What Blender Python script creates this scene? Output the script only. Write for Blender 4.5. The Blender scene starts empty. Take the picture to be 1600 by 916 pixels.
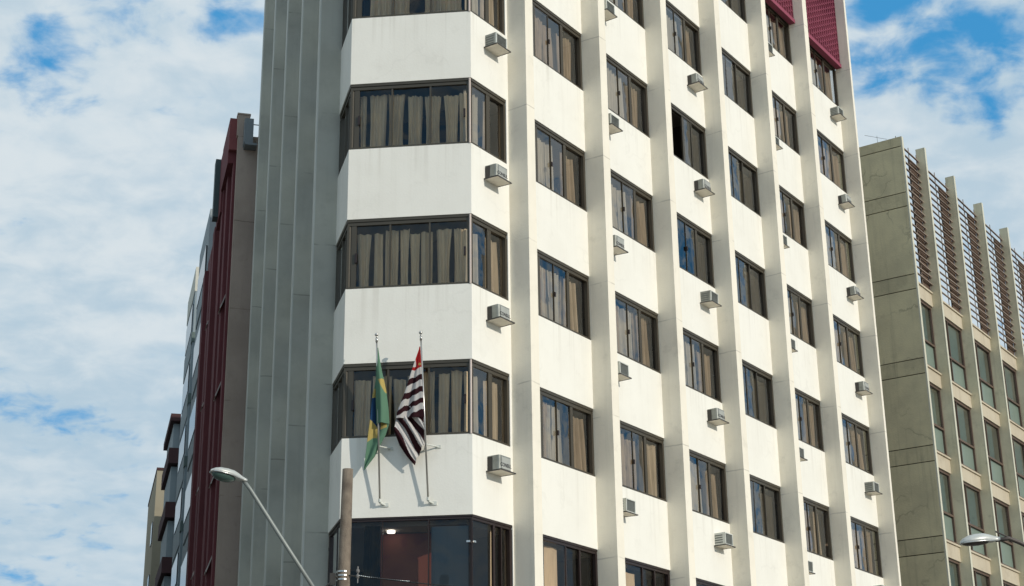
import bpy, math, random
from mathutils import Vector, Matrix
random.seed(11)
sc = bpy.context.scene
COL = sc.collection
ZO = 1.6                        # eye height: heights below are measured from the eye, the ground lies at -1.6

# ------------------------------------------------------------------ materials
def newmat(name):
    m = bpy.data.materials.new(name); m.use_nodes = True
    nt = m.node_tree; nt.nodes.clear()
    return m, nt, nt.nodes, nt.links

def N(nt, t, **kw):
    n = nt.nodes.new(t)
    for k, v in kw.items():
        if k.startswith('i_'): n.inputs[k[2:].replace('_', ' ')].default_value = v
        else: setattr(n, k, v)
    return n

def mth(nt, op, a, b=None, c=None, clamp=False):
    n = nt.nodes.new('ShaderNodeMath'); n.operation = op; n.use_clamp = clamp
    for i, x in enumerate((a, b, c)):
        if x is None: continue
        if isinstance(x, (int, float)): n.inputs[i].default_value = x
        else: nt.links.new(x, n.inputs[i])
    return n.outputs[0]

def mixc(nt, fac, a, b, mode='MIX'):
    n = nt.nodes.new('ShaderNodeMix'); n.data_type = 'RGBA'; n.blend_type = mode
    if isinstance(fac, (int, float)): n.inputs[0].default_value = fac
    else: nt.links.new(fac, n.inputs[0])
    for i, x in ((6, a), (7, b)):
        if isinstance(x, tuple): n.inputs[i].default_value = (*x, 1) if len(x) == 3 else x
        else: nt.links.new(x, n.inputs[i])
    return n.outputs[2]

def noise(nt, vec, scale, detail=4, rough=.55, stretch=None):
    if stretch:
        mp = nt.nodes.new('ShaderNodeMapping'); mp.inputs['Scale'].default_value = stretch
        nt.links.new(vec, mp.inputs[0]); vec = mp.outputs[0]
    n = nt.nodes.new('ShaderNodeTexNoise'); n.inputs['Scale'].default_value = scale
    n.inputs['Detail'].default_value = detail; n.inputs['Roughness'].default_value = rough
    nt.links.new(vec, n.inputs['Vector'])
    return n.outputs['Fac']

def ramp(nt, x, lo, hi):
    n = nt.nodes.new('ShaderNodeMapRange'); n.interpolation_type = 'SMOOTHSTEP'
    n.inputs[1].default_value = lo; n.inputs[2].default_value = hi
    nt.links.new(x, n.inputs[0]); return n.outputs[0]

def surface(name, base, dirt=None, mott=.08, streak=.12, patch=0., rough=.85, bump=.15, joint=None,
            jointamt=.5, crack=0., metal=0., fine=40., spec=.3, sill=None, ns_=1.):
    m, nt, ns, lk = newmat(name)
    out = N(nt, 'ShaderNodeOutputMaterial'); b = N(nt, 'ShaderNodeBsdfPrincipled')
    lk.new(b.outputs[0], out.inputs[0])
    b.inputs['Roughness'].default_value = rough; b.inputs['Metallic'].default_value = metal
    b.inputs['Specular IOR Level'].default_value = spec
    pos = N(nt, 'ShaderNodeNewGeometry').outputs['Position']
    if dirt is None: dirt = tuple(c * .55 for c in base)
    a = noise(nt, pos, .9 * ns_, 5, .6)
    c = mixc(nt, mth(nt, 'MULTIPLY', ramp(nt, a, .35, .75), mott * 2), base, dirt)
    s = noise(nt, pos, 1.0 * ns_, 5, .65, (5.5, 5.5, .28))
    c = mixc(nt, mth(nt, 'MULTIPLY', ramp(nt, s, .5, .85), streak * 2), c, dirt)
    if patch:
        p = noise(nt, pos, 2.3 * ns_, 6, .7)
        c = mixc(nt, mth(nt, 'MULTIPLY', ramp(nt, p, .55, .72), patch), c, tuple(x * .6 for x in dirt))
    if joint:
        z0, per = joint
        sep = N(nt, 'ShaderNodeSeparateXYZ'); lk.new(pos, sep.inputs[0])
        wob = mth(nt, 'MULTIPLY', mth(nt, 'SUBTRACT', noise(nt, pos, 1.3, 3), .5), .10)
        zz = mth(nt, 'DIVIDE', mth(nt, 'SUBTRACT', mth(nt, 'ADD', sep.outputs[2], wob), z0), per)
        fr = mth(nt, 'FRACT', zz)
        d = mth(nt, 'MULTIPLY', mth(nt, 'ABSOLUTE', mth(nt, 'SUBTRACT', fr, .5)), per)
        line = mth(nt, 'SUBTRACT', 1, ramp(nt, d, .004, .022))
        on = ramp(nt, noise(nt, pos, 1.7, 2), .38, .58)
        c = mixc(nt, mth(nt, 'MULTIPLY', mth(nt, 'MULTIPLY', line, on), jointamt), c, tuple(x * .35 for x in dirt))
    if sill:
        z0, per, amt = sill
        sp2 = N(nt, 'ShaderNodeSeparateXYZ'); lk.new(pos, sp2.inputs[0])
        below = mth(nt, 'MULTIPLY', mth(nt, 'FRACT', mth(nt, 'DIVIDE', mth(nt, 'SUBTRACT', z0, sp2.outputs[2]), per)), per)
        st = ramp(nt, noise(nt, pos, 1.0, 4, .6, (9, 9, .12)), .50, .74)
        ln_ = mth(nt, 'MULTIPLY', noise(nt, pos, 2.2, 2), 2.2)
        fade = mth(nt, 'SUBTRACT', 1, mth(nt, 'DIVIDE', below, ln_, clamp=True), clamp=True)
        c = mixc(nt, mth(nt, 'MULTIPLY', mth(nt, 'MULTIPLY', st, fade), amt), c, dirt)
    if crack:
        v = N(nt, 'ShaderNodeTexVoronoi', feature='DISTANCE_TO_EDGE'); v.inputs['Scale'].default_value = .55
        w = N(nt, 'ShaderNodeTexNoise'); w.inputs['Scale'].default_value = 2.5; w.inputs['Detail'].default_value = 5
        lk.new(pos, w.inputs['Vector'])
        add = N(nt, 'ShaderNodeVectorMath', operation='MULTIPLY_ADD')
        lk.new(w.outputs['Color'], add.inputs[0]); add.inputs[1].default_value = (.7, .7, .7); lk.new(pos, add.inputs[2])
        lk.new(add.outputs[0], v.inputs['Vector'])
        ln = mth(nt, 'SUBTRACT', 1, ramp(nt, v.outputs['Distance'], .003, .022))
        on = ramp(nt, noise(nt, pos, .8, 2), .45, .62)
        c = mixc(nt, mth(nt, 'MULTIPLY', mth(nt, 'MULTIPLY', ln, on), crack), c, tuple(x * .4 for x in dirt))
    lk.new(c, b.inputs['Base Color'])
    if bump:
        bn = N(nt, 'ShaderNodeBump'); bn.inputs['Strength'].default_value = bump; bn.inputs['Distance'].default_value = .02
        lk.new(noise(nt, pos, fine, 4, .6), bn.inputs['Height']); lk.new(bn.outputs[0], b.inputs['Normal'])
    return m

def glass(name, tint, ior=1.55, wav=.02, gl=(1, 1, 1), k=1.75):
    m, nt, ns, lk = newmat(name)
    out = N(nt, 'ShaderNodeOutputMaterial'); mx = N(nt, 'ShaderNodeMixShader')
    tr = N(nt, 'ShaderNodeBsdfTransparent'); tr.inputs[0].default_value = (*tint, 1)
    g = N(nt, 'ShaderNodeBsdfGlossy'); g.inputs['Roughness'].default_value = .015; g.inputs[0].default_value = (*gl, 1)
    f = N(nt, 'ShaderNodeFresnel'); f.inputs[0].default_value = ior
    pos = N(nt, 'ShaderNodeNewGeometry').outputs['Position']
    bn = N(nt, 'ShaderNodeBump'); bn.inputs['Strength'].default_value = wav; bn.inputs['Distance'].default_value = .5
    lk.new(noise(nt, pos, 1.1, 2, .4), bn.inputs['Height']); lk.new(bn.outputs[0], g.inputs['Normal'])
    lk.new(mth(nt, 'MULTIPLY', f.outputs[0], k, clamp=True), mx.inputs[0])
    lk.new(tr.outputs[0], mx.inputs[1]); lk.new(g.outputs[0], mx.inputs[2]); lk.new(mx.outputs[0], out.inputs[0])
    return m

def cloth(name, base, trans=.3, var=.1):
    m, nt, ns, lk = newmat(name)
    out = N(nt, 'ShaderNodeOutputMaterial'); mx = N(nt, 'ShaderNodeMixShader'); mx.inputs[0].default_value = trans
    d = N(nt, 'ShaderNodeBsdfDiffuse'); t = N(nt, 'ShaderNodeBsdfTranslucent')
    pos = N(nt, 'ShaderNodeNewGeometry').outputs['Position']
    a = noise(nt, pos, 3., 4, .6, (4, 4, .6))
    c = mixc(nt, mth(nt, 'MULTIPLY', ramp(nt, a, .3, .8), var * 3), base, tuple(x * .5 for x in base))
    lk.new(c, d.inputs[0]); lk.new(c, t.inputs[0])
    lk.new(d.outputs[0], mx.inputs[1]); lk.new(t.outputs[0], mx.inputs[2]); lk.new(mx.outputs[0], out.inputs[0])
    return m

def emit(name, col, s):
    m, nt, ns, lk = newmat(name)
    out = N(nt, 'ShaderNodeOutputMaterial'); e = N(nt, 'ShaderNodeEmission')
    e.inputs[0].default_value = (*col, 1); e.inputs[1].default_value = s; lk.new(e.outputs[0], out.inputs[0]); return m

M = {}
M['plaster'] = surface('white_plaster', (.85, .825, .745), (.50, .46, .38), .06, .07, .07, .9, .12, fine=25, sill=(16.68 - 1.4723, 3.0, .30), crack=.05)
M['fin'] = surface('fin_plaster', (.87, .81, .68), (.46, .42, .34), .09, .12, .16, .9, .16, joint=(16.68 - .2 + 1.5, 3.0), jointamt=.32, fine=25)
M['finshade'] = surface('shaded_fin_plaster', (.50, .49, .42), (.26, .25, .21), .18, .12, .12, .9, .16, joint=(16.68 + 1.5, 3.0), jointamt=.45, fine=25)  # darker copy of the fin plaster, the left wing's shade put into its colour
M['finedge'] = surface('lit_fin_edge_plaster', (.60, .60, .54), (.5, .5, .45), .05, .05, 0, .9, .05)  # tips of the left fins, lightened in colour for the light they catch
M['frame'] = surface('bronze_anodised_frame', (.078, .066, .047), (.05, .04, .03), .1, .1, 0, .42, 0, metal=.35, spec=.5)
M['framedark'] = surface('dark_bronze_frame', (.035, .022, .02), (.02, .015, .012), .1, .1, 0, .4, 0, metal=.3, spec=.5)
M['pipe'] = surface('pinkish_white_pipe', (.62, .52, .46), (.4, .33, .28), .1, .2, .1, .6, 0)
M['glass'] = glass('tinted_window_glass', (.90, .86, .80), 1.6, .07, k=1.5)
M['glassbay'] = glass('bay_window_glass', (.95, .92, .87), 1.42, .06, k=1.3)
M['glassdark'] = glass('dark_lobby_glass', (.74, .71, .68), 1.38, .012, k=1.0)
M['mirror'] = glass('reflective_film_glass', (.3, .35, .35), 3.6, .02)
M['glassoff'] = glass('office_window_glass', (.45, .55, .50), 1.75, .03)
M['curtain'] = cloth('beige_curtain', (.93, .77, .54), .08, .12)
M['curtain2'] = cloth('brown_curtain', (.43, .36, .275), .12, .22)
M['curtain3'] = cloth('pale_sheer_curtain', (.60, .58, .50), .3, .12)
M['curtainmid'] = cloth('tan_curtain', (.54, .475, .375), .1, .2)
M['curtaindark'] = cloth('dark_brown_curtain', (.085, .075, .055), .1, .16)
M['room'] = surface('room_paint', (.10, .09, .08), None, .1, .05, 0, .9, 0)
M['slab'] = surface('ceiling_paint', (.36, .34, .30), None, .08, .03, 0, .9, 0)
M['redroom'] = surface('red_brown_interior_paint', (.26, .085, .06), None, .05, .02, 0, .6, 0)
M['screen'] = surface('crimson_breeze_block', (.29, .065, .105), (.16, .04, .06), .15, .10, .1, .8, .1)
M['galv'] = surface('galvanised_casing', (.30, .31, .28), (.15, .15, .13), .3, .35, .4, .45, .08, metal=.3, ns_=4.)
M['acwhite'] = surface('aged_white_metal', (.66, .67, .61), (.38, .38, .32), .15, .2, .15, .5, .05, ns_=4.)
M['acplate'] = surface('faded_label_metal', (.40, .41, .38), (.25, .25, .22), .2, .2, .2, .7, 0, ns_=4.)
M['acgrille'] = surface('condenser_grille', (.16, .17, .16), (.08, .08, .07), .2, .2, .2, .6, 0)
M['acdark'] = surface('dark_steel', (.06, .055, .05), None, .2, .2, .2, .6, 0)
M['acrust'] = surface('rusty_steel', (.13, .085, .06), (.06, .04, .03), .2, .2, .3, .8, 0)
M['tray'] = surface('tray_board', (.86, .80, .68), (.55, .47, .36), .15, .1, .3, .8, 0, ns_=4.)
M['ink'] = surface('dark_ink', (.04, .04, .045), None, 0, 0, 0, .6, 0)
M['steel'] = surface('polished_steel_tube', (.62, .60, .56), (.35, .33, .3), .1, .1, 0, .28, 0, metal=.9, spec=.5)
M['pole'] = surface('weathered_pole_concrete', (.23, .185, .14), (.11, .085, .065), .45, .4, .45, .95, .5, fine=45, ns_=4.)
M['lampshell'] = surface('weathered_lamp_aluminium', (.56, .57, .54), (.30, .31, .28), .15, .2, .15, .4, .05, metal=.25, ns_=4.)
M['lamparm'] = surface('grey_lamp_arm', (.27, .29, .27), (.15, .16, .15), .15, .2, .1, .5, .05, metal=.25)
M['lens'] = surface('green_lamp_lens', (.055, .10, .085), (.03, .06, .05), .1, .1, 0, .18, 0, spec=.6)
M['lampdark'] = surface('dark_lamp_arm', (.10, .085, .075), None, .15, .1, .1, .5, 0, metal=.3)
M['band'] = surface('galvanised_band', (.6, .6, .57), None, .1, .1, 0, .3, 0, metal=.85)
M['concrete'] = surface('olive_concrete', (.69, .61, .385), (.36, .32, .22), .22, .28, .12, .95, .3, crack=.35, fine=22)
M['concband'] = surface('olive_concrete_band', (.63, .555, .35), (.30, .27, .185), .3, .45, .3, .95, .3, crack=.15, fine=22)
M['offfin'] = surface('office_fin_concrete', (.72, .66, .47), (.34, .30, .20), .22, .22, .3, .95, .25, fine=22)
M['offedge'] = surface('office_fin_edge', (.62, .60, .48), (.42, .38, .28), .1, .1, .2, .9, .1)
M['offspan'] = surface('office_spandrel_paint', (.56, .49, .37), (.34, .27, .18), .15, .25, .25, .95, .2)
M['groove'] = surface('groove_shadow_gap', (.05, .048, .04), None, 0, 0, 0, .95, 0)
M['offframe'] = surface('brown_office_frame', (.14, .095, .07), (.08, .06, .05), .15, .2, .1, .6, 0)
M['slat'] = surface('rusting_louvre_slat', (.36, .29, .24), (.13, .08, .055), .25, .2, .5, .8, 0)
M['offcurtain'] = cloth('sky_reflection_blind', (.30, .46, .58), .2, .12)  # blind cloth coloured with the sky reflection of the office panes
M['rollblind'] = surface('sky_reflection_board', (.30, .42, .52), (.2, .28, .36), .15, .2, 0, .7, 0)  # blind boards that carry the upper panes' sky reflection in their colour
M['panereflect'] = surface('grey_blue_pane_reflection', (.20, .26, .30), None, .1, .1, 0, .3, 0)  # blue reflection of the right lobby pane, put into a sheet's colour
M['lowerpane'] = surface('green_frosted_pane', (.21, .27, .225), (.13, .17, .15), .15, .15, 0, .25, 0, spec=.6)
M['blind'] = cloth('pale_blind', (.55, .60, .62), .2, .1)
M['sidewall'] = surface('grey_brown_render', (.44, .35, .29), (.27, .21, .17), .22, .2, .2, .95, .25, joint=(16.9 + 1.3, 2.75), jointamt=.55, fine=25)
M['red'] = surface('dark_red_render', (.17, .052, .056), (.10, .033, .036), .2, .2, .1, .9, .2)
M['redlit'] = surface('sunlit_red_render', (.24, .08, .08), (.2, .06, .06), .2, .2, .1, .9, .2)  # lit copy of the red render, sunlight put into the colour
M['green'] = surface('grey_green_panel', (.07, .10, .10), None, .1, .1, .1, .6, 0)
M['flap'] = surface('cream_sash', (.55, .50, .45), None, .1, .1, 0, .6, 0)
M['bluegrey'] = surface('blue_grey_render', (.27, .32, .34), (.17, .2, .22), .12, .15, .1, .9, .1)
M['palewall'] = surface('pale_wall_render', (.33, .37, .38), (.2, .23, .24), .1, .15, .1, .9, .1)
M['cream'] = surface('sunlit_cream_render', (.60, .58, .50), (.4, .38, .3), .1, .1, .1, .9, .1)
M['greenband'] = surface('grey_green_band', (.13, .17, .16), None, .1, .1, .1, .9, .1)
M['maroon'] = surface('maroon_balcony', (.075, .037, .037), None, .15, .1, .1, .9, .1)
M['beige'] = surface('beige_render', (.33, .29, .21), (.26, .22, .16), .15, .15, .15, .95, .15)
M['darkwin'] = surface('dark_window', (.03, .035, .04), None, 0, 0, 0, .15, 0, spec=.6)
M['metalgrey'] = surface('grey_metal', (.20, .22, .23), None, .15, .1, .1, .5, 0, metal=.3)
M['asphalt'] = surface('asphalt', (.16, .15, .135), (.09, .088, .08), .2, 0, .2, .95, .3)
M['pave'] = surface('pavement_stone', (.46, .43, .37), (.2, .19, .16), .2, 0, .2, .9, .3)
M['kerb'] = surface('kerb_stone', (.32, .31, .28), None, .2, 0, .2, .9, .2)
M['line'] = surface('road_paint', (.78, .77, .72), (.4, .4, .38), .3, 0, .3, .8, .1)
M['lamp'] = emit('downlight_glow', (1, .95, .85), 5.)
M['cable'] = surface('cable_rubber', (.03, .03, .03), None, 0, 0, 0, .6, 0)
M['insul'] = surface('glazed_insulator', (.20, .19, .18), None, .1, .1, 0, .3, 0)
F_GREEN = cloth('flag_green', (.17, .32, .215), .35, .05)
F_YEL = cloth('flag_yellow', (.62, .49, .17), .35, .05)
F_BLUE = cloth('flag_blue', (.03, .08, .18), .3, .05)
F_DK = cloth('flag_black_stripe', (.055, .022, .026), .35, .05)
F_WH = cloth('flag_white', (.74, .71, .68), .35, .05)
F_RED = cloth('flag_red', (.50, .035, .035), .35, .05)

# ------------------------------------------------------------------ mesh helpers
class MB:
    def __init__(s): s.v = []; s.f = []; s.m = []
    def add(s, vs, fs, mi=0):
        b = len(s.v); s.v += [tuple(p) for p in vs]
        for f in fs: s.f.append(tuple(b + i for i in f)); s.m.append(mi)
    def hexa(s, p, mi=0):
        s.add(p, [(0, 3, 2, 1), (4, 5, 6, 7), (0, 1, 5, 4), (1, 2, 6, 5), (2, 3, 7, 6), (3, 0, 4, 7)], mi)
    def box(s, fr, a, b, o0, o1, z0, z1, mi=0):
        s.hexa([fr(a, o0, z0), fr(b, o0, z0), fr(b, o1, z0), fr(a, o1, z0),
                fr(a, o0, z1), fr(b, o0, z1), fr(b, o1, z1), fr(a, o1, z1)], mi)
    def quad(s, a, b, c, d, mi=0): s.add([a, b, c, d], [(0, 1, 2, 3)], mi)
    def tube(s, pts, r, n=10, mi=0, r2=None, cap=True):
        pts = [Vector(p) for p in pts]; rings = []
        up = None
        for i, p in enumerate(pts):
            t = (pts[min(i + 1, len(pts) - 1)] - pts[max(i - 1, 0)]).normalized()
            if up is None: up = Vector((0, 0, 1)) if abs(t.z) < .9 else Vector((1, 0, 0))
            x = t.cross(up).normalized(); y = x.cross(t).normalized(); up = y
            k = i / (len(pts) - 1); rr = r if r2 is None else r + (r2 - r) * k
            rings.append([p + (x * math.cos(2 * math.pi * j / n) + y * math.sin(2 * math.pi * j / n)) * rr for j in range(n)])
        vs = [q for rg in rings for q in rg]; fs = []
        for i in range(len(pts) - 1):
            for j in range(n):
                a = i * n + j; b = i * n + (j + 1) % n; fs.append((a, b, b + n, a + n))
        if cap: fs.append(tuple(range(n))[::-1]); fs.append(tuple(len(vs) - n + j for j in range(n)))
        s.add(vs, fs, mi)
    def ball(s, c, r, mi=0, n=12, k=8, sc=(1, 1, 1)):
        vs = []; fs = []
        for i in range(k + 1):
            th = math.pi * i / k
            for j in range(n):
                ph = 2 * math.pi * j / n
                vs.append((c[0] + r * sc[0] * math.sin(th) * math.cos(ph), c[1] + r * sc[1] * math.sin(th) * math.sin(ph), c[2] + r * sc[2] * math.cos(th)))
        for i in range(k):
            for j in range(n): fs.append((i * n + j, i * n + (j + 1) % n, (i + 1) * n + (j + 1) % n, (i + 1) * n + j))
        s.add(vs, fs, mi)

ROOT = {}
def tag(o, label=None, cat=None, group=None, kind=None):
    if label: o['label'] = label
    if cat: o['category'] = cat
    if group: o['group'] = group
    if kind: o['kind'] = kind
    return o

def thing(name, loc, label, cat, group=None, rz=0.):
    o = bpy.data.objects.new(name, None); COL.objects.link(o)
    o.location = loc; o.rotation_euler = (0, 0, rz); o.empty_display_size = .3
    ROOT[o.name] = Vector(loc) if rz == 0 else Vector((0, 0, 0))
    return tag(o, label, cat, group)

def rootof(o):
    while o.parent: o = o.parent
    return o

def part(name, mb, mats, parent=None, smooth=False, label=None, bevel=0.):
    me = bpy.data.meshes.new(name)
    off = ROOT.get(rootof(parent).name, Vector((0, 0, 0))) if parent else Vector((0, 0, 0))
    me.from_pydata([(p[0] - off[0], p[1] - off[1], p[2] - off[2]) for p in mb.v], [], mb.f)
    mats = mats if isinstance(mats, (list, tuple)) else [mats]
    for m in mats: me.materials.append(m)
    for p, mi in zip(me.polygons, mb.m): p.material_index = mi; p.use_smooth = smooth
    me.update()
    o = bpy.data.objects.new(name, me); COL.objects.link(o)
    if parent: o.parent = parent
    if label: o['label'] = label
    if bevel:
        b = o.modifiers.new('bevel', 'BEVEL'); b.width = bevel; b.segments = 2; b.limit_method = 'ANGLE'
    return o

def copy_tree(o, parent=None):
    c = o.copy(); COL.objects.link(c); c.parent = parent
    for ch in list(o.children): copy_tree(ch, c)
    return c

class Fr:                       # a plan frame: s along the wall, o outwards, z above the eye
    def __init__(s, O, a, n): s.O = O; s.a = a; s.n = n
    def __call__(s, x, o, z): return (s.O[0] + s.a[0] * x + s.n[0] * o, s.O[1] + s.a[1] * x + s.n[1] * o, z + ZO)

def unit(x, y): l = math.hypot(x, y); return (x / l, y / l)
U = unit(math.sin(.5949273), math.cos(.5949273)); NR = (U[1], -U[0])
P0 = (-.77831, 28.62360); L0 = (-3.25173, 28.87343); FP = (-3.57454, 30.04850)
FD = unit(P0[0] - L0[0], P0[1] - L0[1]); NF = (FD[1], -FD[0])
V = unit(FP[0] - L0[0], FP[1] - L0[1]); NL = (-V[1], V[0])
RF = Fr(P0, U, NR)              # right facade
FF = Fr(L0, FD, NF)             # bay front
LB = Fr(L0, V, NL)              # bay left face and left facade, s = 0 at the bay corner
LF = Fr(FP, V, NL)              # left street frame
LFLEN = math.hypot(FP[0] - L0[0], FP[1] - L0[1])

H = 3.0; Z1 = 15.0801; HW = 1.4723
zt = lambda k: Z1 - H * (k - 1)
zb = lambda k: zt(k) - HW
T = [1.33665, 4.40932, 7.48235, 10.54598, 13.62726, 16.69414, 20.21691]
S = [4.40941, 7.48249, 10.54584, 13.62728, 16.69410, 20.21688]
FW = .294; FDP = .466; ROOF = 28.3

# ------------------------------------------------------------------ setting
g = MB(); g.add([(-300, -300, 0), (400, -300, 0), (400, 500, 0), (-300, 500, 0)], [(0, 1, 2, 3)])
tag(part('ground', g, M['asphalt']), kind='structure')

def offset_path(pts, d, closed=False):      # shift a plan path to its left by d with mitred corners
    n = len(pts); res = []
    for i in range(n):
        segs = []
        if i > 0 or closed: a = pts[i - 1]; b = pts[i]; segs.append(unit(b[0] - a[0], b[1] - a[1]))
        if i < n - 1 or closed: a = pts[i]; b = pts[(i + 1) % n]; segs.append(unit(b[0] - a[0], b[1] - a[1]))
        ns = [(-q[1], q[0]) for q in segs]
        if len(ns) == 1: m = ns[0]; k = d
        else:
            m = unit(ns[0][0] + ns[1][0], ns[0][1] + ns[1][1]); k = d / (m[0] * ns[0][0] + m[1] * ns[0][1])
        res.append((pts[i][0] + m[0] * k, pts[i][1] + m[1] * k))
    return res

def wall_path(mb, pts, th, z0, z1, closed=False, mi=0, d0=0.):
    a = offset_path(pts, d0, closed) if d0 else pts; b = offset_path(pts, d0 + th, closed); n = len(pts)
    vs = []
    for i in range(n):
        vs += [(a[i][0], a[i][1], z0 + ZO), (b[i][0], b[i][1], z0 + ZO), (b[i][0], b[i][1], z1 + ZO), (a[i][0], a[i][1], z1 + ZO)]
    fs = []
    for i in range(n if closed else n - 1):
        p = 4 * i; q = 4 * ((i + 1) % n)
        for j in range(4): fs.append((p + j, q + j, q + (j + 1) % 4, p + (j + 1) % 4))
    if not closed: fs.append((0, 1, 2, 3)); e = 4 * (n - 1); fs.append((e + 3, e + 2, e + 1, e))
    mb.add(vs, fs, mi)

def plate(mb, pts, z0, z1, mi=0):
    n = len(pts); vs = [(p[0], p[1], z0 + ZO) for p in pts] + [(p[0], p[1], z1 + ZO) for p in pts]
    fs = [tuple(range(n))[::-1], tuple(range(n, 2 * n))] + [(i, (i + 1) % n, (i + 1) % n + n, i + n) for i in range(n)]
    mb.add(vs, fs, mi)

EP = LF(12.95 + .29, 0, 0)[:2]
QP = RF(20.345, 0, 0)[:2]
BODY = [EP, L0, P0, QP]
far_l = LF(90, 0, 0)[:2]; far_r = RF(75, 0, 0)[:2]
pv = MB()
plate(pv, offset_path([far_l, L0, P0, far_r], -3.0), -ZO + .004, -ZO + .13)
tag(part('pavement', pv, M['pave']), kind='structure')
kb = MB(); wall_path(kb, [far_l, L0, P0, far_r], .18, -ZO + .002, -ZO + .15, d0=-3.19)
tag(part('kerb', kb, M['kerb']), kind='structure')
ln = MB()
for k in range(14):
    s = -6 + k * 5.5
    ln.add([RF(s, 8, -ZO + .004), RF(s + 3, 8, -ZO + .004), RF(s + 3, 8.14, -ZO + .004), RF(s, 8.14, -ZO + .004)], [(0, 1, 2, 3)])
tag(part('road_marking', ln, M['line']), kind='structure')

# ------------------------------------------------------------------ hotel
hotel = thing('hotel_building', (1.0, 36.0, 0), 'tall cream-white corner hotel with projecting vertical fins and bronze windows, flags on its corner bay', 'building')
KS = list(range(-3, 5))
for k in range(-3, 5):                       # the wall band above the windows of row k
    top = zb(k - 1) if k > -3 else ROOF
    b = MB(); wall_path(b, BODY, .24, zt(k), top)
    part('spandrel', b, M['plaster'], hotel)
b = MB(); wall_path(b, BODY, .24, -ZO, 3.0); part('base_wall', b, M['plaster'], hotel)
b = MB(); wall_path(b, [RF(20.0, -.45, 0)[:2], LF(12.9, -.45, 0)[:2]], .3, -ZO, ROOF); part('party_wall', b, M['sidewall'], hotel)
b = MB(); wall_path(b, [BODY[0], BODY[1], BODY[2], BODY[3]], .22, ROOF + .003, ROOF + .5); part('parapet', b, M['plaster'], hotel)
inner = offset_path(BODY, .26, True)
core = offset_path(BODY, 3.2, True)
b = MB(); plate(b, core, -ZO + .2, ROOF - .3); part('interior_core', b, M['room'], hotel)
b = MB(); plate(b, inner, ROOF - .1, ROOF + .1); part('roof', b, M['slab'], hotel)
for k in KS:
    b = MB(); plate(b, inner, zt(k) + .30, zt(k) + .48); part('floor_slab', b, M['slab'], hotel)
b = MB()
for j in range(7):
    b.box(RF, T[j] + .02, T[j] + .14, -3.2, -.27, -ZO + .3, ROOF - .4)
for j in range(1, 5): b.box(LF, .2 + 3.18 * j + .1, .2 + 3.18 * j + .25, -2.9, -.27, -ZO + .3, ROOF - .4)
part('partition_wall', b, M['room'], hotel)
for j in range(7):
    w = FW if j < 6 else .135
    b = MB(); b.box(RF, T[j], T[j] + w, -.02, FDP, -ZO + .14, ROOF + .55)
    part('fin', b, M['fin'], hotel)
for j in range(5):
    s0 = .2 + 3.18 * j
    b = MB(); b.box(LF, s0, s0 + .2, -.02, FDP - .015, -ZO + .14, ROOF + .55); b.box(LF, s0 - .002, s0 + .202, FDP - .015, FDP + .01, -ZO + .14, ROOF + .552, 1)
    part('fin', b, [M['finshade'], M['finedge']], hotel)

def curtain_mesh(fr, s0, s1, z0, z1, off, amp=.045, pitch=.16, seed=0, lean=.0, taper=0.):
    rnd = random.Random(seed); mb = MB(); n = max(8, int((s1 - s0) / .018)); ph = rnd.random() * 9
    rows = 5; vs = []
    jit = [rnd.uniform(-.5, .5) for _ in range(60)]
    for r in range(rows):
        z = z1 + (z0 - z1) * r / (rows - 1); q = r / (rows - 1)
        for i in range(n + 1):
            x = s0 + (s1 - s0) * i / n
            c = x / pitch + ph; w = jit[int(abs(c)) % 60] * .5
            o = math.sin(2 * math.pi * (c + w * math.sin(c * 1.7))) * amp * (.65 + .5 * q + .3 * jit[(int(abs(c)) + 7) % 60])
            o += math.sin(c * 1.3 + q * 1.5) * amp * .5
            xc = (s0 + s1) / 2 + taper * .3 * (s1 - s0); x_ = xc + (x - xc) * (1 - abs(taper) * math.sin(q * 2.6))
            vs.append(fr(x_ + lean * q * math.sin(c) + .012 * math.sin(c * 2.2 + q * 3), off + o, z))
    fs = [(r * (n + 1) + i, r * (n + 1) + i + 1, (r + 1) * (n + 1) + i + 1, (r + 1) * (n + 1) + i) for r in range(rows - 1) for i in range(n)]
    mb.add(vs, fs); return mb

def pane(mb, fr, a, b, off, z0, z1, seed):
    rnd = random.Random(seed); t = rnd.uniform(-.006, .006); u = rnd.uniform(-.006, .006)
    mb.quad(fr(a, off + t, z0 - 0), fr(b, off - t, z0), fr(b, off - t + u, z1), fr(a, off + t + u, z1))

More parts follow.
